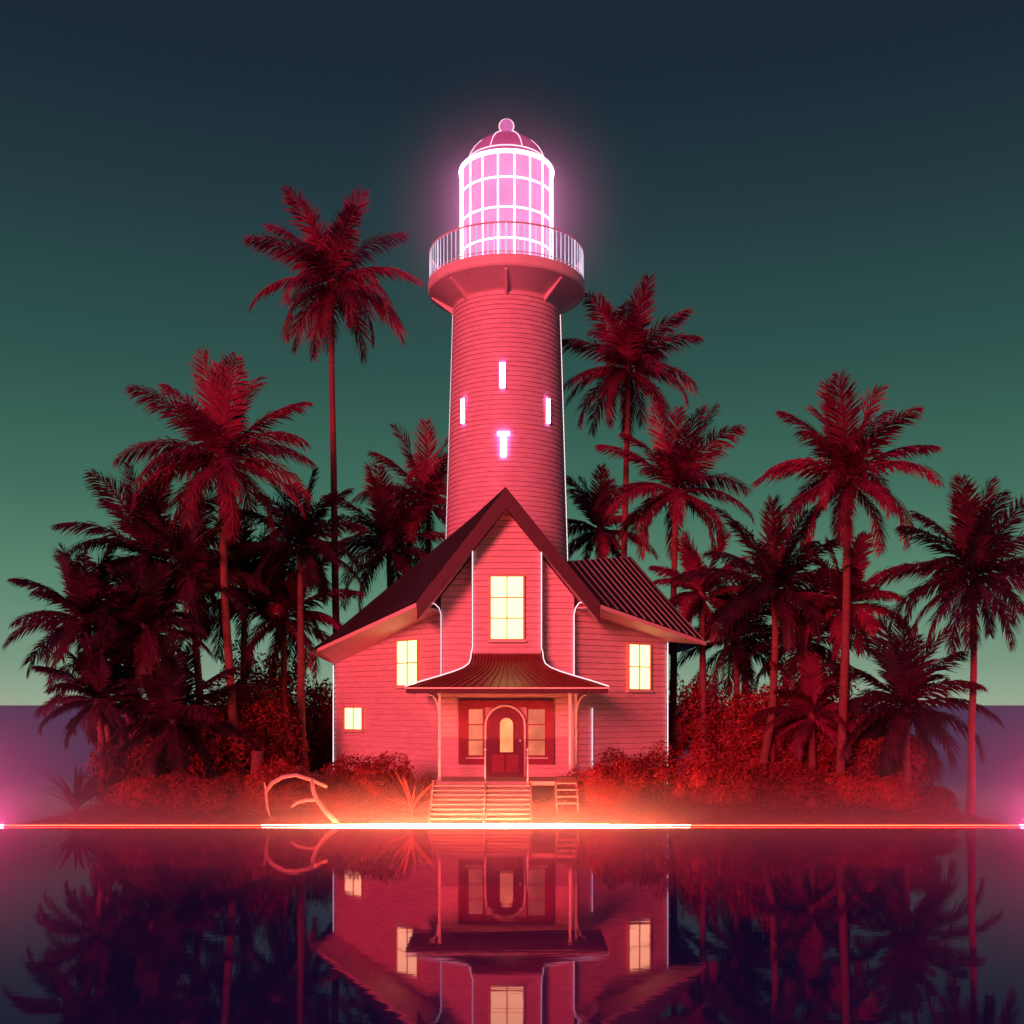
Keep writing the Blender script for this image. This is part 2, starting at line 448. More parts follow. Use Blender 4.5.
def on_wall(a, u, px):   # distance along a wing wall where it crosses pixel column px
    k = (px-512)/F
    # (a.x+u.x s) = k (a.y+u.y s)
    return (k*a.y-a.x)/(u.x-k*u.y)
window(V((X(491,YB),YB-.028,Z(639,YB))), UX, NF, X(523,YB)-X(491,YB), Z(577,YB)-Z(639,YB), 2, 3)
def wing_window(a, u, n, px0, px1, pt, pb, cols, rows):
    s0, s1 = sorted((on_wall(a,u,px0), on_wall(a,u,px1)))
    Y = (a+u*(s0+s1)/2).y; zt, zb_ = Z(pt, Y), Z(pb, Y)
    o = a+u*s0+n*.028+UZ*zb_
    window(o, u, n, s1-s0, zt-zb_, cols, rows)
wing_window(WL[0], uL, nL, 399.5, 419.5, 641, 685, 2, 2)
wing_window(WL[0], uL, nL, 347, 364, 708, 729, 2, 1)
wing_window(WR[0], uR, nR, 627.5, 648, 645, 689, 2, 2)
# porch window band: dark red surround, two side windows, arched door
YD = YG-.03
sx0, sx1, sz0, sz1 = X(458.5,YD), X(554,YD), Z(764,YD), Z(700.5,YD)
dx0, dx1 = X(487,YD), X(523.5,YD); dcx = (dx0+dx1)/2
mb = MB()
def fr_box(x0,x1,z0,z1,d): mb.box(x0,x1,YD-d,YD-.001,z0,z1)
wl0, wl1, wr0, wr1 = X(467,YD), X(484.5,YD), X(526.5,YD), X(546.5,YD); wz0, wz1 = Z(757,YD), Z(707.5,YD)
fr_box(sx0,wl0,sz0,sz1,.07); fr_box(wr1,sx1,sz0,sz1,.07)
fr_box(wl0,wr1,wz1,sz1,.068); fr_box(wl0,dx0-.09,sz0,wz0,.068); fr_box(dx1+.09,wr1,sz0,wz0,.068)
fr_box(wl1,dx0-.09,wz0,wz1,.066); fr_box(dx1+.09,wr0,wz0,wz1,.066)
mb.build('window_surround', M['surround'], house)
for (a, b) in ((wl0,wl1),(wr0,wr1)):
    window(V((a+.05,YD-.002,wz0+.05)), UX, NF, b-a-.10, wz1-wz0-.10, 1, 3, 'pane_dim', 'surround', fw=.048)
def arch_pts(x0, x1, z0, z1, n=14):
    r = (x1-x0)/2; c = (x0+x1)/2; zs = z1-r
    return [(x0,z0)]+[(c-r*math.cos(math.pi*i/n), zs+r*math.sin(math.pi*i/n)) for i in range(n+1)]+[(x1,z0)]
dz1 = Z(707, YD)
mb = MB(); mb.slab([(x, YD-.075, z) for x, z in arch_pts(dx0, dx1, PF, dz1)], (0,.05,0))
door = mb.build('door', M['door'], house)
mb = MB(); mb.slab([(x, YD-.088, z) for x, z in arch_pts(X(500,YD), X(513,YD), Z(752,YD), Z(718,YD))], (0,.012,0))
mb.build('door_glass', M['door_glass'], door)
mb = MB(); pts = arch_pts(dx0-.04, dx1+.04, PF, dz1+.04)
mb.tube([(x, YD-.075, z) for x, z in pts], .035, 8); mb.build('door_frame', M['trim'], door, True)
mb = MB(); gp = arch_pts(X(500,YD)-.02, X(513,YD)+.02, Z(752,YD)-.02, Z(718,YD)+.02); mb.tube([(x, YD-.088, z) for x, z in gp+[gp[0]]], .016, 6); mb.build('glass_moulding', M['surround'], door, True)
mb = MB(); mb.ball((dx1-.09, YD-.12, PF+1.0), .035, 8); mb.tube([(dx1-.09,YD-.07,PF+1.0),(dx1-.09,YD-.12,PF+1.0)], .012); mb.build('handle', M['rail'], door, True)
# panels of the door
mb = MB()
mb.box(dx0+.14,dcx-.03,YD-.083,YD-.073,PF+.12,PF+.62); mb.box(dcx+.03,dx1-.14,YD-.083,YD-.073,PF+.12,PF+.62)
mb.build('door_panel', M['surround'], door)

# porch roof: concave flare
pc = [(654,35,30.08),(660,35.5,29.95),(665,37.5,29.75),(669,43,29.55),(673,53,29.3),(678,69,28.95),(683,86,28.6),(688,101,28.3)]
cxp = 507-512
mb = MB(); ns = 22; rows = []
for (py, w, Y) in pc:
    rows.append([V(((511.0-512+ (-4) + w*(2*i/ns-1))/F*Y, Y, Z(py, Y))) for i in range(ns+1)])
for r0, r1 in zip(rows, rows[1:]):
    for i in range(ns): mb.slab([r0[i], r1[i], r1[i+1], r0[i+1]], (0,.03,-.06))
for i in range(0, ns+1):
    mb.tube([r[i]+V((0,-.01,.012)) for r in rows], .017, 5)
for side in (0, ns):       # cheeks back to the wall
    for r0, r1 in zip(rows, rows[1:]):
        a, b = r0[side], r1[side]
        q = [a, b, V((b.x*.985, YG, b.z)), V((a.x, YG, a.z))]
        mb.slab(q, (0,0,-.05))
mb.build('porch_roof', M['porch_roof'], house)
e0, e1 = rows[-1][0], rows[-1][-1]
mb = MB(); mb.box(e0.x,e1.x,28.24,28.36,e0.z-.13,e0.z-.03); mb.box(e0.x+.06,e1.x-.06,28.37,30.5,e0.z-.12,e0.z-.075)
mb.box(e0.x,e0.x+.06,28.37,30.5,e0.z-.13,e0.z-.03); mb.box(e1.x-.06,e1.x,28.37,30.5,e0.z-.13,e0.z-.03)
mb.build('porch_eave', M['fascia'], house)
mb = MB(); mb.box(e0.x-.02,e1.x+.02,28.19,28.236,e0.z-.02,e0.z+.015); mb.build('gutter', M['trim'], house)
# porch floor, posts, brackets
mb = MB(); mb.box(X(436,28.7),X(577,28.7),28.62,YG-.04,PF-.1,PF); 
mb.build('porch_floor', M['step'], house)
mb = MB()
for px in (441,485,530,574): mb.box(X(px,28.8)-.05,X(px,28.8)+.05,28.7,28.8,.2,PF-.102)
mb.box(X(437,28.8),X(576,28.8),29.6,29.7,.2,PF-.102)
mb.build('porch_base', M['dark'], house)
YP = 28.85
for px, sg in ((439.5,-1),(570,1),(577,1)):
    x = X(px, YP); yy = YP if px != 577 else YP+.5
    p = MB(); w = .034; p.box(x-w,x+w,yy-w,yy+w,PF+.002,e0.z-.122)
    p.box(x-w*1.5,x+w*1.5,yy-w*1.5,yy+w*1.5,PF+.001,PF+.09); p.box(x-w*1.5,x+w*1.5,yy-w*1.5,yy+w*1.5,e0.z-.20,e0.z-.123)
    po = p.build('porch_post', M['trim'], house)
    for k in ((sg,) if px != 570 else ()):
        b = MB(); path = []
        for i in range(9):
            q = R(90)*i/8; path.append((x+k*(.03+.26*(1-math.cos(q))), yy, e0.z-.62+.47*math.sin(q)))
        b.tube(path, .028, 6); b.build('bracket', M['trim'], po, True)
# steps: two flights with stringers and a newel rail
for i in range(9):
    t = i/8; z = PF-.105*(i+1)+.0; y1 = 28.62-.155*i; 
    if z < .03: break
    mb = MB(); mb.box(X(432,28),X(484,28),y1-.17,y1,z-.03,z+.012); mb.box(X(486.5,28),X(530,28),y1-.17,y1,z-.03,z+.012)
    mb.box(X(433,28),X(483.5,28),y1-.04,y1-.015,z-.105,z-.032); mb.box(X(487,28),X(529.5,28),y1-.04,y1-.015,z-.105,z-.032)
    mb.build('step', M['step'], house)
for px in (431, 485.2, 531):
    x = X(px, 28); mb = MB()
    mb.slab([(x-.03,28.64,PF-.02),(x-.03,28.64,PF-.28),(x-.03,27.25,-.1),(x-.03,27.1,.04),(x-.03,27.25,.12)], (.045,0,0))
    mb.build('stringer', M['step'], house)
for px in (485.2, 527.5):
    x = X(px, 28.7); mb = MB(); mb.tube([(x,28.55,PF-.2),(x,28.55,PF+.82)], .022, 8); mb.ball((x,28.55,PF+.84), .035, 6)
    if px < 500: mb.tube([(x,28.55,PF+.1),(x,27.9,PF-.32),(x,27.3,.1)], .014, 6)
    mb.build('newel_post', M['trim'], house, True)
x = X(431.5, 28); mb = MB()
for yy, zz in ((28.6,PF),(28.2,PF-.25),(27.8,PF-.55)):
    mb.tube([(x,yy,zz-.3),(x,yy,zz+.04)], .02, 6)
mb.tube([(x,28.6,PF+.03),(x,27.8,PF-.52)], .016, 6)
mb.build('hand_rail', M['trim'], house)
# small side steps with dark top on the right of the porch
mb = MB()
for i in range(4):
    z = PF-.02-.16*i; y1 = 28.60-.16*i
    mb.box(X(556.5,28.4),X(576.5,28.4),y1-.18,y1-.002,z-.03,z)
for px in (556, 577):
    x = X(px,28.4); mb.slab([(x-.02,28.6,PF+.03),(x-.02,28.6,PF-.3),(x-.02,27.95,.2),(x-.02,27.95,PF-.5)], (.04,0,0))
mb.build('side_steps', M['step'], house)
mb = MB(); mb.box(X(557,28.4),X(575.5,28.4),28.42,28.61,PF+.003,PF+.14); mb.build('step_box', M['dark'], house)
# neon edging tubes
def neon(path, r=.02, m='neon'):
    mb = MB(); mb.tube(path, r, 8); return mb.build('edge_glow', M[m], house, True)
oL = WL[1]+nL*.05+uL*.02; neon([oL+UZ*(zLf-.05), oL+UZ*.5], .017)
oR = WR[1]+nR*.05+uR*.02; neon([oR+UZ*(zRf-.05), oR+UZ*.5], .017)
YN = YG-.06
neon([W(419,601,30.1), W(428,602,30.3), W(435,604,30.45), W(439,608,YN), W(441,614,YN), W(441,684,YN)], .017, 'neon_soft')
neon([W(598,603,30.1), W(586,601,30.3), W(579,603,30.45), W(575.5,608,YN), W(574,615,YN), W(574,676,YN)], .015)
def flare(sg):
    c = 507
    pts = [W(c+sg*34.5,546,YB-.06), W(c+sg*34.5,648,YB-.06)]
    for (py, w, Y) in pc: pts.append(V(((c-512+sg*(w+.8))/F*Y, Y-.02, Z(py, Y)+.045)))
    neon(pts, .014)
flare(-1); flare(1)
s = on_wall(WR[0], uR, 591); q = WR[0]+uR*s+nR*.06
neon([q+UZ*Z(708,q.y), q+UZ*.6], .02, 'neon_soft')  # downpipe on the right wing wall, made to glow

# ------------------------------------------------------------------ lighthouse
TY = 36.0
TC = V((X(506.5, TY), TY, 0))
lh = thing('lighthouse', (TC.x, TC.y, .4), 'tall round pink lighthouse with white slit lights and glowing pink lantern room', 'lighthouse')
def tr(z):   # shaft radius
    return 1.95-(z-8.5)*(1.95-1.715)/(16.3-8.5)
prof = []; z = .3
while z < 16.1:
    prof += [(tr(z)-.014, z), (tr(z)-.014, z+.02), (tr(z)+.018, z+.021), (tr(z)+.004, z+.149)]; z += .15
mb = MB(); mb.lathe(TC, prof, 112); shaft = mb.build('tower_shaft', M['tower'], lh)
mb = MB()
mb.lathe(TC, [(1.70,15.88),(1.78,15.95),(1.92,16.02),(2.42,16.30),(2.53,16.36),(2.56,16.42),(2.56,16.68),(2.52,16.72),(1.4,16.72)], 96)
gal = mb.build('gallery', M['gallery'], lh)
for k in range(8):
    q = R(-90+45*k); u = V((math.cos(q), math.sin(q), 0)); n = V((-u.y, u.x, 0)); mb = MB()
    P = lambda r, z: TC+u*r+UZ*z
    mb.slab([P(1.72,15.72)-n*.035, P(2.45,16.26)-n*.035, P(2.45,16.36)-n*.035, P(1.72,16.1)-n*.035], n*.07)
    mb.build('bracket', M['gallery'], gal)
mb = MB()
mb.tube([TC+V((2.5*math.cos(2*math.pi*i/96), 2.5*math.sin(2*math.pi*i/96), 17.68)) for i in range(97)], .030, 8, False)
rail = mb.build('railing', M['gallery'], lh, True)
mb = MB(); mb.tube([TC+V((2.5*math.cos(2*math.pi*i/96), 2.5*math.sin(2*math.pi*i/96), 16.80)) for i in range(97)], .018, 6, False)
mb.build('bottom_rail', M['rail'], rail, True)
bal = None
for k in range(84):
    q = 2*math.pi*k/84; p = TC+V((2.5*math.cos(q), 2.5*math.sin(q), 0))
    mb = MB(); mb.tube([p+UZ*16.715, p+UZ*17.66], .015 if k % 7 else .028, 6); mb.build('baluster', M['baluster'], rail)
# lantern room
LRr = 1.50
mb = MB(); mb.lathe(TC, [(LRr-.05,16.72),(LRr-.05,20.30)], 84); lant = mb.build('lantern_glass', M['lantern'], lh, True)
mb = MB(); mb.lathe(TC, [(LRr-.02,16.721),(LRr+.05,16.721),(LRr+.05,16.95),(LRr-.02,16.95)], 84); mb.build('lantern_base', M['gallery'], lh)
levels = [17.64, 18.61, 19.55]
for k in range(18):
    q = R(-90+10+20*k); p = TC+V((LRr*math.cos(q), LRr*math.sin(q), 0))
    mb = MB(); mb.tube([p+UZ*16.95, p+UZ*20.3], .025, 6); mb.build('glazing_bar', M['lantern_bar'], lh, True)
for zz in levels:
    mb = MB(); mb.tube([TC+V((LRr*math.cos(2*math.pi*i/84), LRr*math.sin(2*math.pi*i/84), zz)) for i in range(85)], .026, 6, False)
    mb.build('glazing_ring', M['lantern_bar'], lh, True)
mb = MB(); mb.lathe(TC, [(LRr-.04,20.31),(LRr+.05,20.31),(LRr+.06,20.36),(LRr+.04,20.41),(LRr-.04,20.41)], 84); mb.build('cornice', M['lantern_bar'], lh, True)
mb = MB(); mb.lathe(TC, [(LRr+.02,20.411),(1.34,20.47),(1.31,20.60),(1.24,20.80),(1.10,21.03),(.88,21.26),(.60,21.45),(.30,21.56),(.001,21.6)], 84)
dome = mb.build('dome', M['dome'], lh, True)
mb = MB(); mb.tube([TC+V((1.305*math.cos(2*math.pi*i/64), 1.305*math.sin(2*math.pi*i/64), 20.64)) for i in range(65)], .022, 6, False); mb.build('dome_ring', M['neon'], dome, True)
for k in range(8):
    q = R(-90+22.5+45*k); u = V((math.cos(q), math.sin(q), 0)); mb = MB()
    mb.tube([TC+u*(r+.008)+UZ*(z+.008) for r, z in ((1.31,20.62),(1.24,20.80),(1.10,21.03),(.88,21.26),(.60,21.45),(.30,21.56),(.05,21.605))], .015, 6)
    mb.build('dome_rib', M['neon'], dome, True)
mb = MB(); mb.lathe(TC, [(.16,21.59),(.09,21.62),(.06,21.7)], 20); mb.ball(TC+UZ*21.90, .225, 14); fin = mb.build('finial', M['finial'], lh, True)
mb = MB(); mb.tube([TC+V((.24*math.cos(2*math.pi*i/40), -.02, 21.90+.235*math.sin(2*math.pi*i/40))) for i in range(41)], .018, 6, False); mb.build('finial_ring', M['neon'], fin, True)
# slit lights and the T light
def tower_frame(px, py):
    # front point of the shaft on this pixel ray
    d = V(((px-512)/F, 1, -(py-HZ)/F)); o = V((0,0,CH))
    t = 33.0
    for _ in range(400):
        p = o+d*t
        if math.hypot(p.x-TC.x, p.y-TC.y) < tr(p.z)+.02: break
        t += .01
    n = V((p.x-TC.x, p.y-TC.y, 0)).normalized(); u = V((-n.y, n.x, 0))
    return p, u, n
def slit(px, py0, py1, w, name='slit_window', tee=False):
    p, u, n = tower_frame(px, (py0+py1)/2); h = (py1-py0)/F*p.y
    mb = MB(); mb.obox(p,u,n,UZ, -w/2,w/2, .0,.07, -h/2,h/2)
    if tee: mb.obox(p,u,n,UZ, -.19,.19, .0,.072, h/2-.11,h/2+.002)
    o = mb.build(name, M['slit'], lh)
    fr = MB()
    if not tee:
        fr.obox(p,u,n,UZ, -w/2-.03,-w/2-.002, 0,.05, -h/2-.03,h/2+.03); fr.obox(p,u,n,UZ, w/2+.002,w/2+.03, 0,.05, -h/2-.03,h/2+.03)
        fr.build('slit_frame', M['tower'], o)
slit(502.5, 363, 388, .17); slit(464, 399, 423, .17); slit(547, 399, 423, .17)
slit(503.5, 432, 457, .17, 't_light', True)
for sg in (-1, 1):  # glowing tubes added to draw rim light down the shaft's sides
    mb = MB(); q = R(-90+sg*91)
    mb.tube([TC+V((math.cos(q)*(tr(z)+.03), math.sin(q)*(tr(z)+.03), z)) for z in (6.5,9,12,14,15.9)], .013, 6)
    mb.build('edge_glow', M['neon_soft' if sg < 0 else 'neon'], lh, True)

# ------------------------------------------------------------------ shore neon
def shore(name, pxs, Y, z, r, m, label, cat='neon tube', taper=0):
    mb = MB(); n = 40
    rad = [r*(1 if not taper else max(.18, min(1, min(i, n-i)/n/taper))) for i in range(n+1)]
    mb.tube([(X(pxs[0]+(pxs[1]-pxs[0])*i/n, Y), Y, z) for i in range(n+1)], rad, 10)
    o = mb.build(name, M[m], None, True); tag(o, label, cat, 'neon tubes along the shore'); return o
shore('neon_tube', (262, 690), 26.93, .03, .024, 'shore_hot', 'thick white hot neon tube at the waterline below the front steps', taper=.3)
shore('neon_tube', (4, 261.5), 26.93, .025, .009, 'shore', 'thin orange neon tube along the shore left of the driftwood')
shore('neon_tube', (690.5, 1020), 26.93, .025, .009, 'shore', 'thin orange neon tube along the shore right of the steps')
shore('neon_tube', (-260, 3), 26.9, .03, .006, 'shore_pink', 'unseen pink tube added for the glow off the left tip of the island')  # both pink tubes added out of view to make the glow at the tips
shore('neon_tube', (1021, 1290), 26.9, .03, .006, 'shore_pink', 'unseen pink tube added for the glow off the right tip of the island')

# ------------------------------------------------------------------ palms
def frond(org, az, e0, droop, L, wid, r, nleaf=82):
    mb = MB(); n = 18
    ca, sa = math.cos(az), math.sin(az); side0 = V((-sa, ca, 0)); hd = V((ca, sa, 0))
    pts = []; tans = []; p = V(org)
    for i in range(n+1):
        s = i/n; e = e0-droop*(s**1.15)
        t = hd*math.cos(e)+UZ*math.sin(e)
        pts.append(p.copy()); tans.append(t); p = p+t*(L/n)
    mb.tube(pts, [.028*(1-.85*i/n) for i in range(n+1)], 5)
    tw = r.uniform(-.5, .5)
    for k in range(nleaf):
        s = .05+.95*(k+.5)/nleaf
        fi = s*n; i = min(int(fi), n-1); fr = fi-i
        P = pts[i].lerp(pts[i+1], fr); t = tans[i].lerp(tans[i+1], fr).normalized()
        hz = math.sqrt(max(0, 1-t.z*t.z))
        nn = side0.cross(t).normalized()
        if nn.z < 0 and abs(t.z) < .9: nn = -nn
        sd0 = side0*math.cos(tw)+nn*math.sin(tw)
        for sg in (-1, 1):
            l = wid*(min(1, (s/.22))**.6)*(1-max(0, (s-.55)/.45)**2.2*.62)*r.uniform(.85, 1.12)
            al = R(36+30*s+r.uniform(-7, 7))
            d = (sd0*sg*math.cos(al)+t*math.sin(al)+nn*r.uniform(-.05,.35)-UZ*r.uniform(.25,.6)*hz).normalized()
            w = t*(.026+.007*(1-s))
            mid = P+d*l*.5
            tip = mid+(d-UZ*.55*hz+t*.15).normalized()*l*.52
            mb.add([P-w*.6, P+w*.6, mid+w, mid-w, tip], [(0,1,2,3),(3,2,4)])
    return mb
def palm(label, crown, base, Y, Lpx, nf, seed, mat='frond', bow=0, r0=.135, r1=.085, lean=None, Yb=None):
    r = random.Random(seed)
    c = W(*crown, Y); Yb = Yb or Y; bx = X(base[0], Yb); bz = ground_z(bx, Yb)-.08
    b = V((bx, Yb, bz))
    root = thing('palm_tree', b, label, 'palm tree', 'palm trees on the island')
    H = (c-b).length; mb = MB(); path = []; rad = []
    n = max(8, int(H/.07))
    for i in range(n+1):
        s = i/n; p = b.lerp(c-UZ*.1, s)+V((bow*math.sin(math.pi*s), 0, 0))+V((.03*noise.noise(V((s*4, seed, 0))), 0, 0))
        path.append(p)
        rad.append((r0*(1+.5*max(0, 1-s*9))*(1-s)+r1*s)*(1.05 if i % 2 else .96))
    mb.tube(path, rad, 12); mb.build('trunk', M['trunk'], root, True)
    top = path[-1]
    cs = MB(); cs.tube([top-UZ*.18, top, top+UZ*.22, top+UZ*.4], [r1*1.05, r1*1.8, r1*1.5, r1*.4], 10); cs.build('crown_base', M[mat], root, True)
    L = Lpx/F*Y*.92; nf += 5
    for i in range(nf):
        f = i/(nf-1)
        az = i*2.39996+r.uniform(-.25, .25)+seed
        e0 = R(86-122*f**1.02+r.uniform(-6, 6)); dr_ = R(20+60*min(1, f*1.9)-20*max(0, f-.6)/.4+r.uniform(-8, 10))
        l = L*(1.0+.10*math.sin(math.pi*f)-.14*max(0, f-.7)/.3+r.uniform(-.06, .06))
        fm = frond(top+UZ*(.22-.25*f)+V((math.cos(az), math.sin(az), 0))*r1*.9, az, e0, dr_, l, l*.27, r)
        fm.build('frond', M[mat], root)
    return root
palms = [
 ('tallest palm with pink trunk rising above the roof left of the lighthouse', (331,282), (341,640), 36.2, 92, 21, 1, 'frond', -.05),
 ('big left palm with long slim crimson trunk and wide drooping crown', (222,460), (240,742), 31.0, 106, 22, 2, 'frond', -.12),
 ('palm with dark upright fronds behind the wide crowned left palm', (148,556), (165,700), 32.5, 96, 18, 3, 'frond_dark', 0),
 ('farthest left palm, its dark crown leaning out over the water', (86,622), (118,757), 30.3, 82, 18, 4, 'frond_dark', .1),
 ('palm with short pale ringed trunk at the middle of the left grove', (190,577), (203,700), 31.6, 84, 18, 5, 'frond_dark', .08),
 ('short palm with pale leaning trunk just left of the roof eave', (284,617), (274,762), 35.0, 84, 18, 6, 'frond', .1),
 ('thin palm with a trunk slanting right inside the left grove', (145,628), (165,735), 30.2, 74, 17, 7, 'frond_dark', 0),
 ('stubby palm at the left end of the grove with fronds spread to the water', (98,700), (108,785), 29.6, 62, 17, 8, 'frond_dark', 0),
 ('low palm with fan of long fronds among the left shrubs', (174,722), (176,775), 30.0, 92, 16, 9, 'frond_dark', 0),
 ('palm just behind the left roof slope with arching red fronds', (389,548), (392,650), 38.5, 88, 18, 10, 'frond', 0),
 ('palm showing only its top fronds left of the tower shaft', (428,505), (430,650), 40.5, 84, 16, 11, 'frond', 0),
 ('slender palm with pointed top between the tallest palm and the big left palm', (300,545), (302,680), 33.5, 80, 17, 12, 'frond_dark', 0),
 ('tall palm right of the tower with straight pink trunk behind the roof', (628,368), (616,640), 37.5, 82, 21, 13, 'frond', .05),
 ('palm with broad crown behind the right roof slope', (675,490), (672,650), 36.2, 88, 20, 14, 'frond', 0),
 ('small palm peeking out between the tower and the right roof', (600,530), (602,650), 40.5, 62, 15, 15, 'frond', 0),
 ('big right palm with thick smooth red trunk and wide crown', (847,478), (838,795), 29.4, 98, 22, 16, 'frond', .08),
 ('palm with pale crooked trunk right of the house eave', (774,590), (757,760), 31.2, 94, 20, 17, 'frond_dark', .22),
 ('rightmost palm with very thin straight trunk on the tip of the island', (974,576), (970,812), 28.0, 100, 21, 18, 'frond_dark', .02),
 ('palm half hidden behind the trunk of the big right palm', (846,604), (846,740), 31.0, 72, 17, 19, 'frond', 0),
 ('low spreading palm near the right shore with dark fronds over the water', (906,708), (906,790), 29.2, 92, 18, 20, 'frond_dark', 0),
 ('dwarf palm in the red shrubs left of the big right trunk', (812,716), (812,780), 30.4, 62, 15, 21, 'frond', 0),
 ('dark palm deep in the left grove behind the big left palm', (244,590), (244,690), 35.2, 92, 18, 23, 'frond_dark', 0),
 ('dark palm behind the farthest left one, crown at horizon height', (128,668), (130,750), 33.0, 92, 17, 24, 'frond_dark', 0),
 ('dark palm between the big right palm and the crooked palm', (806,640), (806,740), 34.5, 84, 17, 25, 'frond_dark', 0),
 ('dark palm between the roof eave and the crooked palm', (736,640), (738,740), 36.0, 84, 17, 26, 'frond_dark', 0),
 ('palm with thin hanging fronds behind the right end of the roof', (702,596), (704,700), 34.6, 62, 15, 22, 'frond', 0),
]
for p in palms:
    kw = {}
    if 'thin straight' in p[0]: kw = dict(r0=.10, r1=.07)
    palm(*p, **kw)

# ------------------------------------------------------------------ shrubs
def leaf_cloud(r, rx, ry, rz, n, size, seed, lobes=9):
    """leaves through the outer volume of a lumpy mound"""
    mb = MB()
    cs = []
    for k in range(lobes):
        q = r.uniform(0, 6.28); a = r.uniform(.2, .72)
        cs.append((V((math.cos(q)*a*rx, math.sin(q)*a*ry, r.uniform(.15, .62)*rz)), r.uniform(.34, .52)))
    for _ in range(n):
        c, k = r.choice(cs)
        d = V((r.gauss(0,1), r.gauss(0,1), r.gauss(0,1))).normalized()
        if d.z < -.55: d.z *= -1
        rad = k*(1-.45*r.random()**2)*(1+.28*noise.noise(d*2.4+V((seed,0,0))))
        p = c+V((d.x*rx*rad, d.y*ry*rad, d.z*rz*rad*1.05))
        if p.z < 0: p.z = r.uniform(0, .12)
        nn = (d+V((r.gauss(0,.6), r.gauss(0,.6), r.gauss(0,.6)))).normalized()
        a = nn.orthogonal().normalized(); a = Matrix.Rotation(r.uniform(0, 6.28), 3, nn) @ a; b = nn.cross(a)
        s = size*r.uniform(.6, 1.3)
        mb.add([p-a*s, p+b*s*.42+nn*s*.12, p+a*s, p-b*s*.42+nn*s*.12], [(0,1,2,3)], 0)
    for c, k in cs:      # inner leaf mass
        b0 = len(mb.v); mb.ball((0,0,0), 1, 7)
        for i in range(b0, len(mb.v)):
            p = V(mb.v[i]); q = k*(.30 if size < .05 else .38)*(1+.35*noise.noise(p*2.1+c+V((seed,9,0))))
            mb.v[i] = tuple(c+V((p.x*rx*q, p.y*ry*q, p.z*rz*q)))
    for k in range(7):
        q = r.uniform(0, 6.28)
        mb.add(*_stem(V((math.cos(q)*.12*rx, math.sin(q)*.12*ry, -.05)), r.choice(cs)[0]), 1)
    return mb
def _stem(a, b):
    t = MB(); t.tube([a, a.lerp(b, .5)+V((.02,.02,.04)), b], [.025,.018,.008], 5); return t.v, t.f
SHR = {}
def shrub(name, label, cat, group, px, Y, wpx, hpx, mat, n=2600, size=.055, zoff=0):
    key = (mat, n, len(SHR) % 5)
    x = X(px, Y); w = wpx/F*Y/2; h = hpx/F*Y*(.80 if mat == 'hedge' else 1)
    r = random.Random(hash((px, Y)) % 9999)
    mb = leaf_cloud(r, w/.95, w*.8, h/.98, n, size, px*.1)
    mb.v = [(a+x, b+Y, c+ground_z(x, Y)-.05+zoff) for a, b, c in mb.v]
    o = mb.build(name, [M[mat], M['stem']])
    # origin at the base
    me = o.data; off = V((x, Y, ground_z(x, Y)-.05+zoff)); me.transform(Matrix.Translation(-off)); o.location = off
    tag(o, label, cat, group); return o
HG = 'red hedge shrubs along the front of the island'
for args in [
 ('low red shrub at the left end of the hedge row', 150, 28.4, 110, 42),
 ('red shrub behind the left neon shore, third palm trunk above it', 212, 28.3, 100, 48),
 ('red shrub around the foot of the short leaning palm', 262, 28.5, 100, 56),
 ('red shrub behind the driftwood branch', 318, 28.5, 96, 52),
 ('red shrub under the small square window of the left wing', 366, 28.9, 96, 62),
 ('red shrub pressed against the left side of the front steps', 418, 28.9, 44, 44),
 ('red shrub right beside the small side steps', 604, 28.7, 76, 62),
 ('tall rounded red shrub under the right wing window', 650, 28.9, 100, 70),
 ('red shrub past the right corner of the house', 706, 28.7, 100, 66),
 ('red shrub between the house corner and the crooked palm', 762, 28.5, 100, 58),
 ('red shrub around the foot of the big right palm', 818, 28.5, 96, 50),
 ('low red shrub right of the big right palm trunk', 872, 28.3, 96, 44),
 ('last small red shrub before the right tip of the island', 922, 28.1, 70, 34)]:
    shrub('hedge_shrub', args[0], 'shrub', HG, args[1], args[2], args[3], args[4], 'hedge', 8000, .045)
BG = 'dark leafy bushes behind the house and palms'
for args in [
 ('large dark bush touching the right corner of the house', 716, 34.7, 110, 112),
 ('dark bush behind the crooked palm trunk', 778, 32.4, 110, 100),
 ('dark bush behind the big right palm trunk', 826, 31.4, 120, 92),
 ('dark bush below the low spreading right palm', 890, 30.2, 100, 66),
 ('dark bush touching the left corner of the house', 300, 36.6, 110, 124),
 ('dark bush between the leaning palm and the slim crimson trunk', 250, 32.2, 100, 92),
 ('dark bush at the foot of the pale ringed trunk', 196, 31.2, 110, 96),
 ('dark bush at the left end of the grove', 128, 29.9, 90, 66),
 ('tall dark bush deep in the left grove', 160, 32.4, 120, 130),
 ('tall dark bush left of the roof edge', 262, 35.5, 130, 150),
 ('tall dark bush behind the dwarf palm', 800, 34.0, 120, 140)]:
    shrub('leafy_bush', args[0], 'bush', BG, args[1], args[2], args[3], args[4], 'bush', 8500, .075)

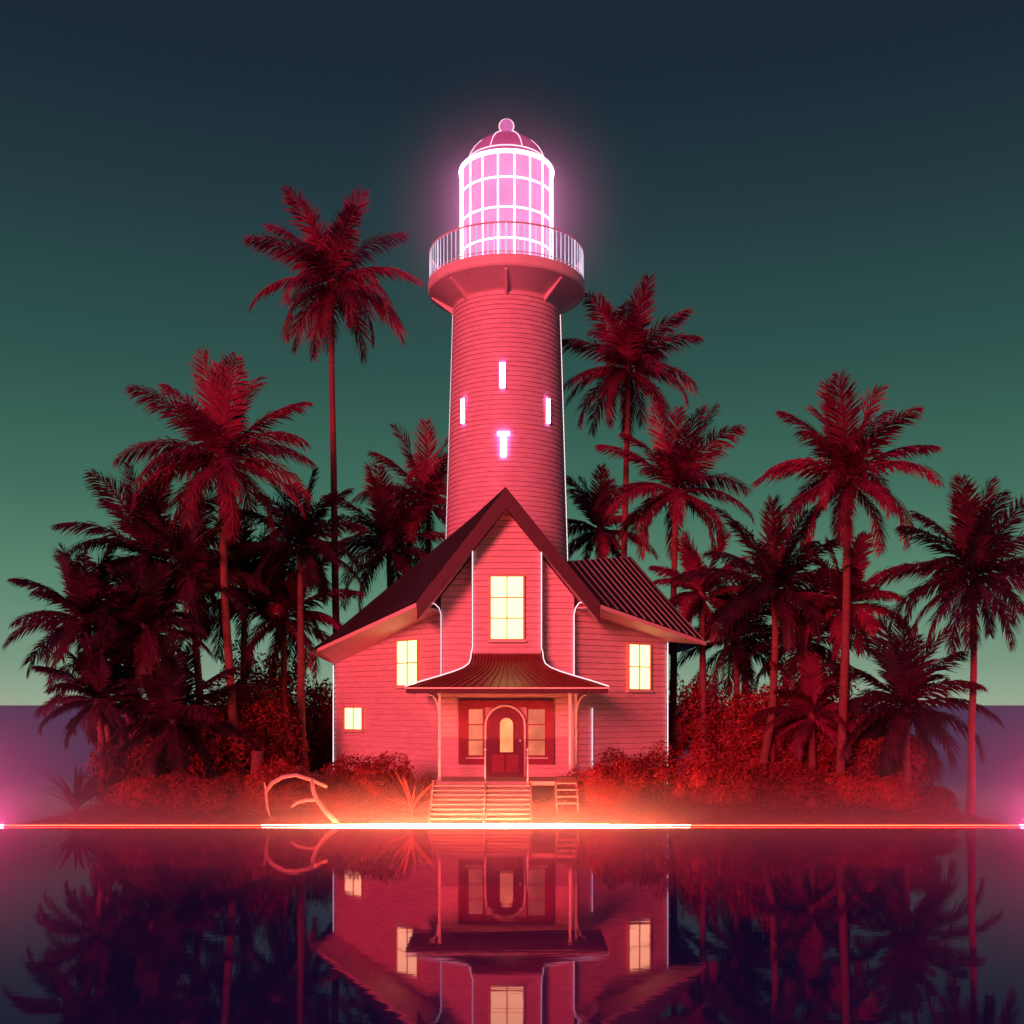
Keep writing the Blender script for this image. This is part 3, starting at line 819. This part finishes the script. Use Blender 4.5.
# spiky plants
def spiky(label, px, Y, n, L, wid, mat, seed, name='spiky_plant', elev=(5, 85)):
    r = random.Random(seed); x = X(px, Y); b = V((x, Y, ground_z(x, Y)-.03))
    root = thing(name, b, label, 'plant')
    lv = MB()
    for k in range(n):
        az = r.uniform(0, 6.28); e = R(r.uniform(*elev)); l = L*r.uniform(.7, 1.1)
        hd = V((math.cos(az), math.sin(az), 0)); sd_ = V((-hd.y, hd.x, 0)); P = b+UZ*.12
        pts = []
        for i in range(6):
            s = i/5; ee = e-R(28)*s; pts.append(P.copy()); P = P+(hd*math.cos(ee)+UZ*math.sin(ee))*l/5
        ws = [wid*v for v in (.5,.95,1,.8,.45,.02)]
        vs = []
        for p_, w_ in zip(pts, ws): vs += [p_-sd_*w_+UZ*w_*.4, p_, p_+sd_*w_+UZ*w_*.4]
        fs = []
        for i in range(5): fs += [(i*3,i*3+1,i*3+4,i*3+3),(i*3+1,i*3+2,i*3+5,i*3+4)]
        lv.add(vs, fs)
    lv.build('leaves', M[mat], root, True)
    st = MB(); st.tube([b-UZ*.03, b+UZ*.2], [.07,.04], 8); st.build('stem', M['stem'], root)
spiky('spiky fan shaped agave left of the front steps', 411, 27.75, 70, 1.25, .03, 'agave', 31)
spiky('spiky red plant at the foot of the left hedge', 196, 27.9, 34, .7, .03, 'hedge', 32)
spiky('tall bladed plant with wide leaves at the far left shore', 76, 28.6, 26, 1.3, .06, 'frond_dark', 33, elev=(35, 88))
spiky('wide leaved dark plant beside the far left palm trunk', 104, 28.6, 22, 1.1, .07, 'bush', 34, elev=(25, 85))
spiky('spiky plant on the right shore below the spreading palm', 920, 28.0, 30, .95, .04, 'frond_dark', 35, elev=(15, 80))
spiky('small leafy plant next to the thin rightmost palm trunk', 948, 27.9, 18, .6, .05, 'bush', 36, elev=(20, 80))
spiky('tall flowering spike plant against the left wing wall', 402, 28.8, 18, 1.2, .025, 'hedge', 37, elev=(60, 89))
spiky('red aloe in front of the crooked palm', 790, 28.2, 36, .8, .035, 'hedge', 38)

# driftwood
b0 = W(334, 822, 27.25)
mb = MB()
dp = lambda l: [W(a, b, Y) for a, b, Y in l]
mb.tube(dp([(338,824,27.2),(326,812,27.3),(317,800,27.4),(313,790,27.45),(312,779,27.5)]), [.07,.065,.062,.055,.05], 10)
mb.tube(dp([(270,816,27.5),(267,806,27.5),(266,792,27.55),(272,783,27.55),(283,777,27.5),(296,775,27.5),(312,780,27.5),(327,787,27.5)]), [.02,.035,.045,.055,.055,.05,.05,.04], 10)
mb.tube(dp([(291,807,27.35),(298,802,27.35),(306,800,27.4),(316,800,27.4)]), [.03,.045,.05,.05], 10)
mb.tube(dp([(266,790,27.55),(264,782,27.5)]), [.035,.02], 8)
o = mb.build('driftwood', M['wood'], None, True); tag(o, 'pale bleached driftwood branch bent over the shore left of the steps', 'driftwood')
# stump and rock beside the left grove
sx_, sy_ = X(257,29.6), 29.6; mb = MB(); gz = ground_z(sx_, sy_)
mb.tube([(sx_-.12,sy_,gz-.1),(sx_-.05,sy_,gz+.3),(sx_,sy_,gz+.9),(sx_+.02,sy_,gz+1.35)], [.27,.19,.17,.16], 14)
o = mb.build('tree_stump', M['trunk'], None, True); tag(o, 'broken red tree stump left of the leaning palm trunk', 'stump')
def rock(label, px, Y, s, seed):
    x = X(px, Y); mb = MB(); mb.ball((0,0,0), 1, 14); vs = []
    for p in mb.v:
        p = V(p); k = 1+.3*noise.noise(p*1.3+V((seed,0,0)))+.1*noise.noise(p*4+V((seed,5,0)))
        vs.append((p.x*s[0]*k+x, p.y*s[1]*k+Y, p.z*s[2]*k+ground_z(x, Y)+s[2]*.55))
    mb.v = vs; o = mb.build('rock', M['rock'], None, True); tag(o, label, 'rock')
rock('squarish dark red boulder between the leaning palm and the house', 299, 30.6, (.42,.4,.5), 1)
rock('low dark boulder in the bushes right of the house', 700, 30.5, (.55,.5,.5), 4)

# ground cover
def cover():
    r = random.Random(99); mb = MB()
    for _ in range(26000):
        x = r.uniform(-11.5, 11.7); y = 27.35+8*r.random()**1.7
        if y > back_edge(x)-.3: continue
        if -2.1 < x < .6 and y < 28.7: continue
        if -5.6 < x < 5 and y > 31.5: continue
        g = ground_z(x, y); dens = min(1, (y-27.3)/1.0)
        if r.random() > dens: continue
        hgt = r.uniform(.02, .16)*dens; s = r.uniform(.025, .06)
        nn = V((r.gauss(0,.6), r.gauss(0,.6)-.3, 1)).normalized(); a = Matrix.Rotation(r.uniform(0,6.28), 3, nn) @ nn.orthogonal().normalized(); b = nn.cross(a)
        p = V((x, y, g+hgt))
        mb.add([p-a*s, p+b*s*.4, p+a*s, p-b*s*.4], [(0,1,2,3)])
    o = mb.build('ground_cover', M['hedge']); tag(o, kind='stuff')
cover()

# ------------------------------------------------------------------ added mist standing in for lens bloom along the shore and round the lantern
def mist(label, c, rad, dens, col, g, power=1.5, step=.35):
    m = bpy.data.materials.new('bloom_mist'); m.use_nodes = True; t = m.node_tree; t.nodes.clear()
    o_ = N(t, 'ShaderNodeOutputMaterial'); pv = N(t, 'ShaderNodeVolumePrincipled')
    pv.inputs['Color'].default_value = (*col, 1); pv.inputs['Anisotropy'].default_value = g
    # thickest in the middle, thinning out to nothing at the edge
    tc = N(t, 'ShaderNodeTexCoord'); mp = N(t, 'ShaderNodeMapping'); mp.inputs['Scale'].default_value = tuple(1/v for v in rad)
    gr = N(t, 'ShaderNodeTexGradient', gradient_type='SPHERICAL'); pw = N(t, 'ShaderNodeMath', operation='POWER'); pw.inputs[1].default_value = power
    mu = N(t, 'ShaderNodeMath', operation='MULTIPLY'); mu.inputs[1].default_value = dens
    t.links.new(tc.outputs['Object'], mp.inputs[0]); t.links.new(mp.outputs[0], gr.inputs[0])
    t.links.new(gr.outputs['Fac'], pw.inputs[0]); t.links.new(pw.outputs[0], mu.inputs[0]); t.links.new(mu.outputs[0], pv.inputs['Density'])
    t.links.new(pv.outputs[0], o_.inputs['Volume'])
    try: m.cycles.volume_step_rate = step
    except Exception: pass
    mb = MB(); mb.ball((0,0,0), 1, 24); mb.v = [(a*rad[0], b*rad[1], z*rad[2]) for a, b, z in mb.v]
    o = mb.build('mist', m, None, True); o.location = c; tag(o, label, 'mist', None, 'stuff'); return o
mist('low mist added on the water for the bloom along the shore', (.1, 25.6, 0), (60, 6.0, 1.6), .34, (.95,.80,.88), .2, 2.3, .06)
mist('rosy mist added for the bloom off the left tip of the island', (X(-70,26.6), 25.0, 0), (7.5, 8, 4.2), .19, (.95,.80,.95), .1, 1.7)
mist('rosy mist added for the bloom off the right tip of the island', (X(1094,26.6), 25.0, 0), (7.5, 8, 4.2), .19, (.95,.80,.95), .1, 1.7)
mist('thin mist added for the halo round the lantern room', (TC.x, TC.y, 18.9), (5.6, 5.6, 5.6), .42, (.95,.66,.88), .3, 3.4)
